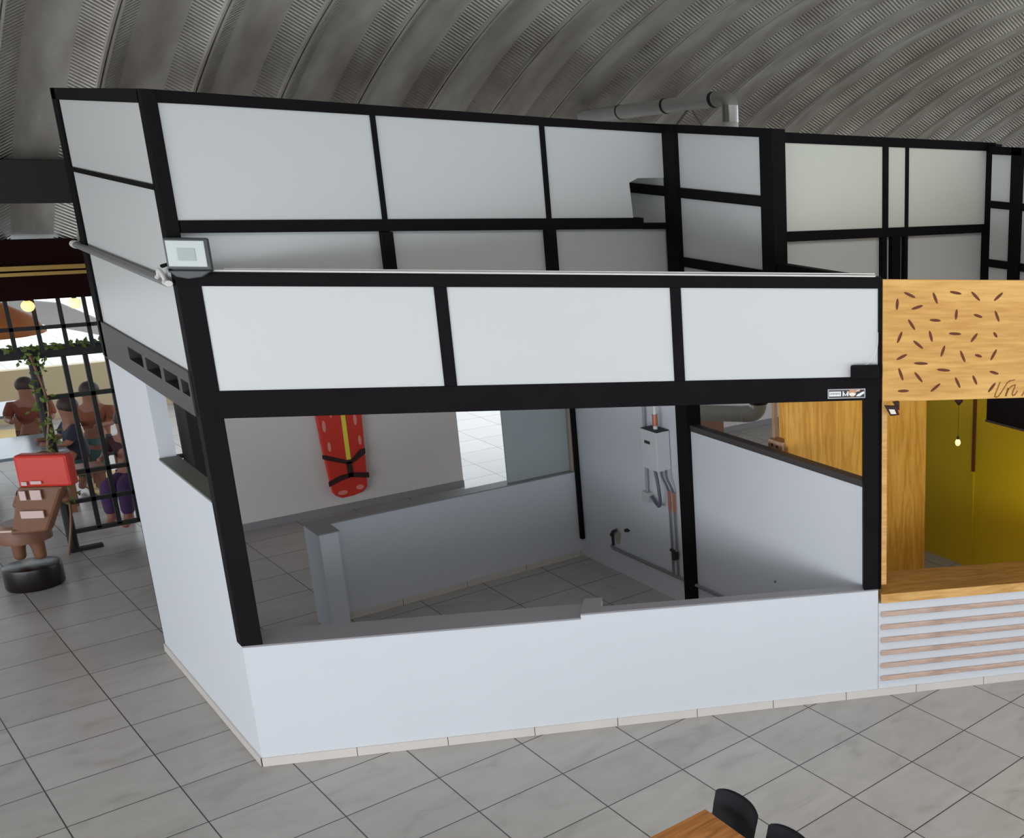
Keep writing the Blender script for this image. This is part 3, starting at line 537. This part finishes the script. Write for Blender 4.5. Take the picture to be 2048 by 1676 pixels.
fbox('bar', BEAMB, trm, (-3.5, 2.0, 9.47, 9.53, 3.99, 4.05), bevel=0)
tag(MB().box(1.62, 2.05, 9.0, 9.7, 0, 4.55).build('door_jamb', BEAMB), 'thick black jamb at the end of the back wall', 'column')
vine = thing('vine', 'climbing green vine growing up the gate post', 'plant', (-0.1, 9.7, 0.0))
lv = MB()
for i in range(160):
    z = 0.9+2.8*random.random(); a = -0.12+random.gauss(0, 0.07); b = 9.68+random.gauss(0, 0.05); s = 0.03+0.03*random.random(); an = random.random()*6.28
    c, q = math.cos(an)*s, math.sin(an)*s
    lv.add([(a-c, b, z-q), (a+q*.5, b-0.02, z-c*.5), (a+c, b+0.02, z+q), (a-q*.5, b+0.01, z+c*.5)], [(0, 1, 2, 3)])
for i in range(120):
    a = -3+4.6*random.random(); z = 3.62+random.random()*0.12; b = 9.66; s = 0.035+0.03*random.random(); an = random.random()*6.28
    c, q = math.cos(an)*s, math.sin(an)*s
    lv.add([(a-c, b, z-q), (a+q*.5, b-0.02, z-c*.5), (a+c, b+0.02, z+q), (a-q*.5, b+0.01, z+c*.5)], [(0, 1, 2, 3)])
lv.build('leaves', LEAF, vine)
MB().tube(smooth_path([(-0.2, 9.68, 0), (-0.05, 9.70, 0.9), (-0.18, 9.68, 1.8), (-0.05, 9.70, 2.7), (-0.15, 9.68, 3.6)]), 0.02, 6).build('stem', CARVED, vine)
struct(MB().box(-24, 5.5, 9.3, 21, 4.95, 5.05).build('ceiling_terrace', WHITE))
struct(MB().box(-24, 5.5, 20.8, 21, 0, 1.3).build('wall_terrace', plain('sand_wall', (0.55, 0.45, 0.28), 0.7)))
for (a, b, z), mt, lb in (((-0.07, 9.4, 4.40), BULB, 'glowing amber bulb on the left under the dark header'), ((0.51, 9.4, 4.40), BULBW, 'glowing pale yellow bulb on the right under the dark header')):
    t = thing('pendant_bulb', lb, 'light bulb', (a, b, z-0.1), 'bulbs hanging under the header beam')
    MB().ball((a, b, z), 0.085, sz=1.1).build('bulb', mt, t, smooth=True); MB().lathe((a, b, z+0.08), [(0.03, 0), (0.035, 0.09), (0.02, 0.1)], 12).build('socket', DARKJ, t)
    MB().tube([(a, b, z+0.17), (a, b, 4.93)], 0.008, 6).build('cord', DARKJ, t)
os_ = tag(MB().lathe((-0.45, 11.0, 3.75), [(0.75, 0), (0.62, 0.25), (0.2, 0.55), (0.03, 0.6)], 24).build('lamp_shade', ORANGE, smooth='auto'), 'wide orange lamp shade hanging behind the grille', 'lamp shade')
MB().tube([(-0.45, 11.0, 4.3), (-0.45, 11.0, 4.95)], 0.01, 6).build('cord', DARKJ, os_)

def table_t(c, sa, sbb, label):
    t = thing('terrace_table', label, 'table', (c[0], c[1], 0), 'tables on the terrace')
    MB().box(c[0]-sa, c[0]+sa, c[1]-sbb, c[1]+sbb, 1.19, 1.25).build('tabletop', TTOP, t, bevel=0.01)
    for x in (-1, 1):
        for y in (-1, 1): MB().box(c[0]+x*(sa-.1)-.05, c[0]+x*(sa-.1)+.05, c[1]+y*(sbb-.1)-.05, c[1]+y*(sbb-.1)+.05, 0, 1.19).build('leg', CARVED, t)
table_t((-0.55, 13.05), 0.95, 0.85, 'nearer blue-grey terrace table behind the carved figure')
table_t((-0.55, 16.7), 0.95, 0.75, 'farther blue-grey terrace table, higher up in the photo')

def skinned(name, pts, edges, mat, parent, root=0, sub=2):
    me = bpy.data.meshes.new(name); o = Vector(parent['_o'])
    me.from_pydata([[(c-q)*K for c, q in zip(p[:3], o)] for p in pts], edges, []); me.materials.append(mat)
    ob = bpy.data.objects.new(name, me); COL.objects.link(ob); ob.parent = parent; ob['_o'] = list(o)
    sk = ob.modifiers.new('skin', 'SKIN'); sk.use_smooth_shade = True
    for i, p in enumerate(pts): me.skin_vertices[0].data[i].radius = (p[3]*K, p[3]*K)
    for i in range(len(pts)): me.skin_vertices[0].data[i].use_root = i == root
    sd = ob.modifiers.new('sub', 'SUBSURF'); sd.levels = 1; sd.render_levels = sub
    return ob
def person(loc, rz, shirt, trousers, label, hair=HAIR, reach=0.0):
    t = thing('person', label, 'person', (loc[0], loc[1], 0)); c, s = math.cos(rz), math.sin(rz)
    def P(x, y, z, r): return (loc[0]+x*c-y*s, loc[1]+x*s+y*c, z, r)
    body = [P(0, 0, .80, .20), P(0, .02, 1.15, .17), P(0, .03, 1.50, .19), P(0, .02, 1.68, .09), P(0, .05, 1.86, .14), P(0, .06, 2.02, .12),
            P(.28, .02, 1.55, .085), P(.34, .18, 1.28, .065), P(.22, .45, 1.30+reach, .05), P(.20, .56, 1.31+reach, .045),
            P(-.28, .02, 1.55, .085), P(-.34, .18, 1.28, .065), P(-.22, .45, 1.30+reach, .05), P(-.20, .56, 1.31+reach, .045),
            P(.14, .55, .84, .12), P(.14, .60, .20, .075), P(.14, .76, .06, .06), P(-.14, .55, .84, .12), P(-.14, .60, .20, .075), P(-.14, .76, .06, .06)]
    ed = [(0, 1), (1, 2), (2, 3), (3, 4), (4, 5), (2, 6), (6, 7), (7, 8), (8, 9), (2, 10), (10, 11), (11, 12), (12, 13), (0, 14), (14, 15), (15, 16), (0, 17), (17, 18), (18, 19)]
    skinned('body', body, ed, SKIN, t)
    skinned('shirt', [P(0, 0, .84, .23), P(0, .02, 1.15, .20), P(0, .03, 1.50, .22), P(.29, .02, 1.55, .11), P(.345, .16, 1.32, .09), P(-.29, .02, 1.55, .11), P(-.345, .16, 1.32, .09)], [(0, 1), (1, 2), (2, 3), (3, 4), (2, 5), (5, 6)], shirt, t)
    skinned('trousers', [P(0, 0, .80, .225), P(.15, .55, .84, .15), P(.14, .60, .25, .10), P(-.15, .55, .84, .15), P(-.14, .60, .25, .10)], [(0, 1), (1, 2), (0, 3), (3, 4)], trousers, t)
    hp = P(0, .02, 1.97, 0); MB().ball((hp[0], hp[1], hp[2]), 0.165, sz=1.05).build('hair', hair, t, smooth=True)
    q = P(0, -.02, 0, 0); MB().box(q[0]-.3, q[0]+.3, q[1]-.3, q[1]+.3, .62, .70).box(q[0]-.27, q[0]-.2, q[1]-.27, q[1]-.2, 0, .62).box(q[0]+.2, q[0]+.27, q[1]-.27, q[1]-.2, 0, .62).box(q[0]-.27, q[0]-.2, q[1]+.2, q[1]+.27, 0, .62).box(q[0]+.2, q[0]+.27, q[1]+.2, q[1]+.27, 0, .62).build('x', CARVED)
    st = COL.objects[-1]
    return t, st
def fab(n, c): return plain(n, c, 0.85, var=0.15, scale=10)
seats = []
for i, (loc, rz, sh, tr, lb, sl_) in enumerate([
    ((-0.75, 14.75), math.pi, fab('cloth_maroon', (0.16, 0.045, 0.03)), fab('cloth_brown', (0.10, 0.04, 0.03)), 'person in brown-red clothes sitting between the two terrace tables', 'brown stool under the person between the tables'),
    ((0.62, 12.9), 1.6, fab('cloth_black', (0.015, 0.015, 0.03)), fab('cloth_dark', (0.05, 0.02, 0.02)), 'person in black top seated at the right end of the nearer table', 'brown stool under the person in black'),
    ((1.12, 11.1), 2.4, fab('cloth_dark_red', (0.035, 0.010, 0.012)), fab('cloth_purple', (0.05, 0.02, 0.08)), 'person in dark red top and purple skirt near the stall wall', 'brown stool under the person in purple'),
    ((0.35, 15.4), 2.8, fab('cloth_red', (0.20, 0.05, 0.03)), fab('cloth_brown2', (0.14, 0.05, 0.03)), 'person in red top farther back behind the green vine', 'brown stool under the person in red'),
    ((1.15, 14.2), 2.6, fab('cloth_orange', (0.22, 0.07, 0.03)), fab('cloth_teal', (0.04, 0.10, 0.09)), 'person in orange-brown top at the back right', 'brown stool under the person in orange-brown')]):
    _, st = person(loc, rz, sh, tr, lb); st.name = 'stool'; st.data.name = 'stool'; tag(st, sl_, 'stool')
def mat_(pts, label, name='sun_sail', mt=SAND, z=0.02):
    o = MB().prism(pts, z, z+0.02).build(name, mt); tag(o, label, 'rug')
mat_([(0.7, 15.2), (1.6, 14.6), (1.3, 12.6), (0.8, 13.0)], 'sand-coloured rug on the terrace floor beside the stall wall', 'floor_rug')
mat_([(-0.6, 18.5), (0.9, 18.2), (0.9, 20.0), (-0.6, 20.2)], 'sand-coloured rug far back on the terrace', 'floor_rug')
aw = MB().add([(-2.5, 15.5, 4.35), (0.9, 13.6, 3.85), (2.6, 15.0, 2.6), (-1.2, 17.5, 3.7), (-2.5, 15.5, 4.32), (0.9, 13.6, 3.82), (2.6, 15.0, 2.57), (-1.2, 17.5, 3.67)], [(0, 1, 2, 3), (7, 6, 5, 4), (0, 4, 5, 1), (1, 5, 6, 2), (2, 6, 7, 3), (3, 7, 4, 0)])
tag(aw.build('sun_sail', plain('white_canvas', (0.8, 0.8, 0.78), 0.8)), 'slanting white canvas sail over the terrace', 'sun sail')

# carved figure on a black drum
pln = tag(MB().lathe((-0.80, 8.45, 0), [(0.35, 0), (0.365, 0.04), (0.365, 0.31), (0.355, 0.36), (0.33, 0.37)], 28).build('plinth', plain('gloss_black', (0.008, 0.004, 0.005), 0.3), smooth='auto'), 'glossy black round plinth under the carved figure', 'plinth')
fg = thing('carved_figure', 'brown carved figure holding a red box, standing on the black plinth', 'statue', (-0.80, 8.45, 0.37))
o8 = (-0.80, 8.45)
def F8(x, y, z, r): return (o8[0]+x*0.80+y*0.6, o8[1]-x*0.6+y*0.80, z, r)
skinned('body', [F8(0.03, 0, 1.05, .20), F8(.20, 0, 1.35, .18), F8(.40, 0, 1.70, .20), F8(.14, 0, .80, .10), F8(.15, 0, .44, .08), F8(-.12, 0, .80, .10), F8(-.13, 0, .44, .08),
        F8(.46, 0, 1.92, .10), F8(.48, 0, 2.14, .15), F8(.50, 0, 2.28, .12), F8(.68, -.05, 1.62, .09), F8(.80, -.28, 1.50, .07), F8(.14, -.05, 1.62, .09), F8(.12, -.25, 1.40, .07)],
        [(0, 1), (1, 2), (0, 3), (3, 4), (0, 5), (5, 6), (2, 7), (7, 8), (8, 9), (2, 10), (10, 11), (2, 12), (12, 13)], CARVED, fg)
RB = lambda x, y, z: (o8[0]+x*0.80+y*0.6, o8[1]-x*0.6+y*0.80, z)
bx_ = MB().box(.32, 1.02, -.42, -.22, 1.80, 2.32, RB).build('red_box', REDP, fg, bevel=0.04)
for x0, x1, z0, z1 in ((.38, .45, 1.84, 1.90), (.50, .64, 1.86, 1.91), (.32, .40, 1.60, 1.75), (.46, .60, 1.60, 1.76), (.28, .58, 1.30, 1.42)):
    MB().box(x0, x1, -.45, -.43, z0, z1, RB).build('paper_note', plain('pink_paper', (0.70, 0.52, 0.50), 0.7), fg)
MB().vprism([(.05, 1.0), (.55, 1.05), (.88, 1.80), (.28, 1.80)], -.40, -.22, RB).build('apron', CARVED, fg, bevel=0.04)
MB().lathe((o8[0], o8[1], 0.80), [(0.33, 0), (0.33, 0.12), (0.26, 0.30)], 20).build('skirt', CARVED, fg, smooth='auto')
MB().box(-.26, .12, -.46, -.42, 1.08, 1.11, RB).build('belt', plain('cream_belt', (0.7, 0.5, 0.4), 0.6), fg)
MB().vprism([(-.38, 1.25), (-.22, 1.30), (-.30, 1.95), (-.44, 1.95)], -.46, -.44, RB).build('menu_sheet', plain('grey_paper', (0.5, 0.5, 0.5), 0.7), fg)

# ================================================================== FOREGROUND TABLE AND CHAIRS
tb = thing('dining_table', 'orange plank-topped dining table at the bottom edge of the photo', 'table', (1.45, -7.2, 0))
tp = MB()
for i in range(8):
    b1 = -6.13-i*0.27; tp.box(0.78, 2.11, b1-0.268, b1, 1.185, 1.25, W0)
tp.build('tabletop', TABLEW, tb, bevel=0.004)
MB().box(0.84, 2.05, -8.22, -6.2, 1.12, 1.184).build('apron', STEEL, tb)
for a in (0.92, 1.97):
    for b in (-6.3, -8.1): MB().box(a-.05, a+.05, b-.05, b+.05, 0, 1.12).build('leg', STEEL, tb)
def make_chair(a0, b0, label):
    t = thing('dining_chair', label, 'chair', (a0, b0, 0), 'black chairs along the plank table')
    m = MB(); nu, nv = 11, 9; P = []
    for side in (0, 1):
        for i in range(nv):
            v = i/(nv-1); z = 0.80+0.58*v
            half = 0.325*(1-0.12*(1-v)**2)
            for j in range(nu):
                u = -1+2*j/(nu-1); corner = 1-0.16*max(0, (v-0.75)/0.25)**2*abs(u)**4
                x = 0.10+0.12*v-0.065*u*u+side*0.035
                P.append((a0+x, b0+u*half*(1-0.05*max(0, v-.8)), z if v < .8 else 0.80+0.58*v*(1-(0.05*abs(u)**5))))
    fs = []; N = nu*nv
    for i in range(nv-1):
        for j in range(nu-1):
            q = i*nu+j; fs += [(q, q+1, q+nu+1, q+nu), (N+q+nu, N+q+nu+1, N+q+1, N+q)]
    for j in range(nu-1): fs += [(j+1, j, N+j, N+j+1), ((nv-1)*nu+j, (nv-1)*nu+j+1, N+(nv-1)*nu+j+1, N+(nv-1)*nu+j)]
    for i in range(nv-1): fs += [(i*nu, (i+1)*nu, N+(i+1)*nu, N+i*nu), ((i+1)*nu+nu-1, i*nu+nu-1, N+i*nu+nu-1, N+(i+1)*nu+nu-1)]
    m.add(P, fs).build('backrest', CHAIRM, t, smooth='auto')
    MB().prism([(a0-.52, b0-.27), (a0+.02, b0-.32), (a0+.14, b0-.26), (a0+.14, b0+.26), (a0+.02, b0+.32), (a0-.52, b0+.27)], .74, .80).build('seat', CHAIRM, t, bevel=0.03)
    for x, y, ox, oy in ((-.42, -.22, -.05, -.06), (-.42, .22, -.05, .06), (.06, -.24, .12, -.05), (.06, .24, .12, .05)):
        MB().tube([(a0+x+ox, b0+y+oy, 0), (a0+x, b0+y, .74)], 0.022, 8).build('leg', CHROME, t, smooth='auto')
    MB().box(a0+.10, a0+.17, b0-.12, b0+.12, .72, .84).build('back_bracket', CHAIRM, t)
    return t
ch = make_chair(2.12, -6.39, 'black curved-back chair at the table corner nearest the stalls')
def dup(t, loc, label):
    r = t.copy(); COL.objects.link(r); r.location = [c*K for c in loc]; r['label'] = label
    for c in list(t.children):
        q = c.copy(); COL.objects.link(q); q.parent = r
    return r
dup(ch, (2.13, -7.22, 0), 'black curved-back chair cut by the bottom edge, right of the other chair')

for o in list(COL.objects):
    if '_o' in o: del o['_o']
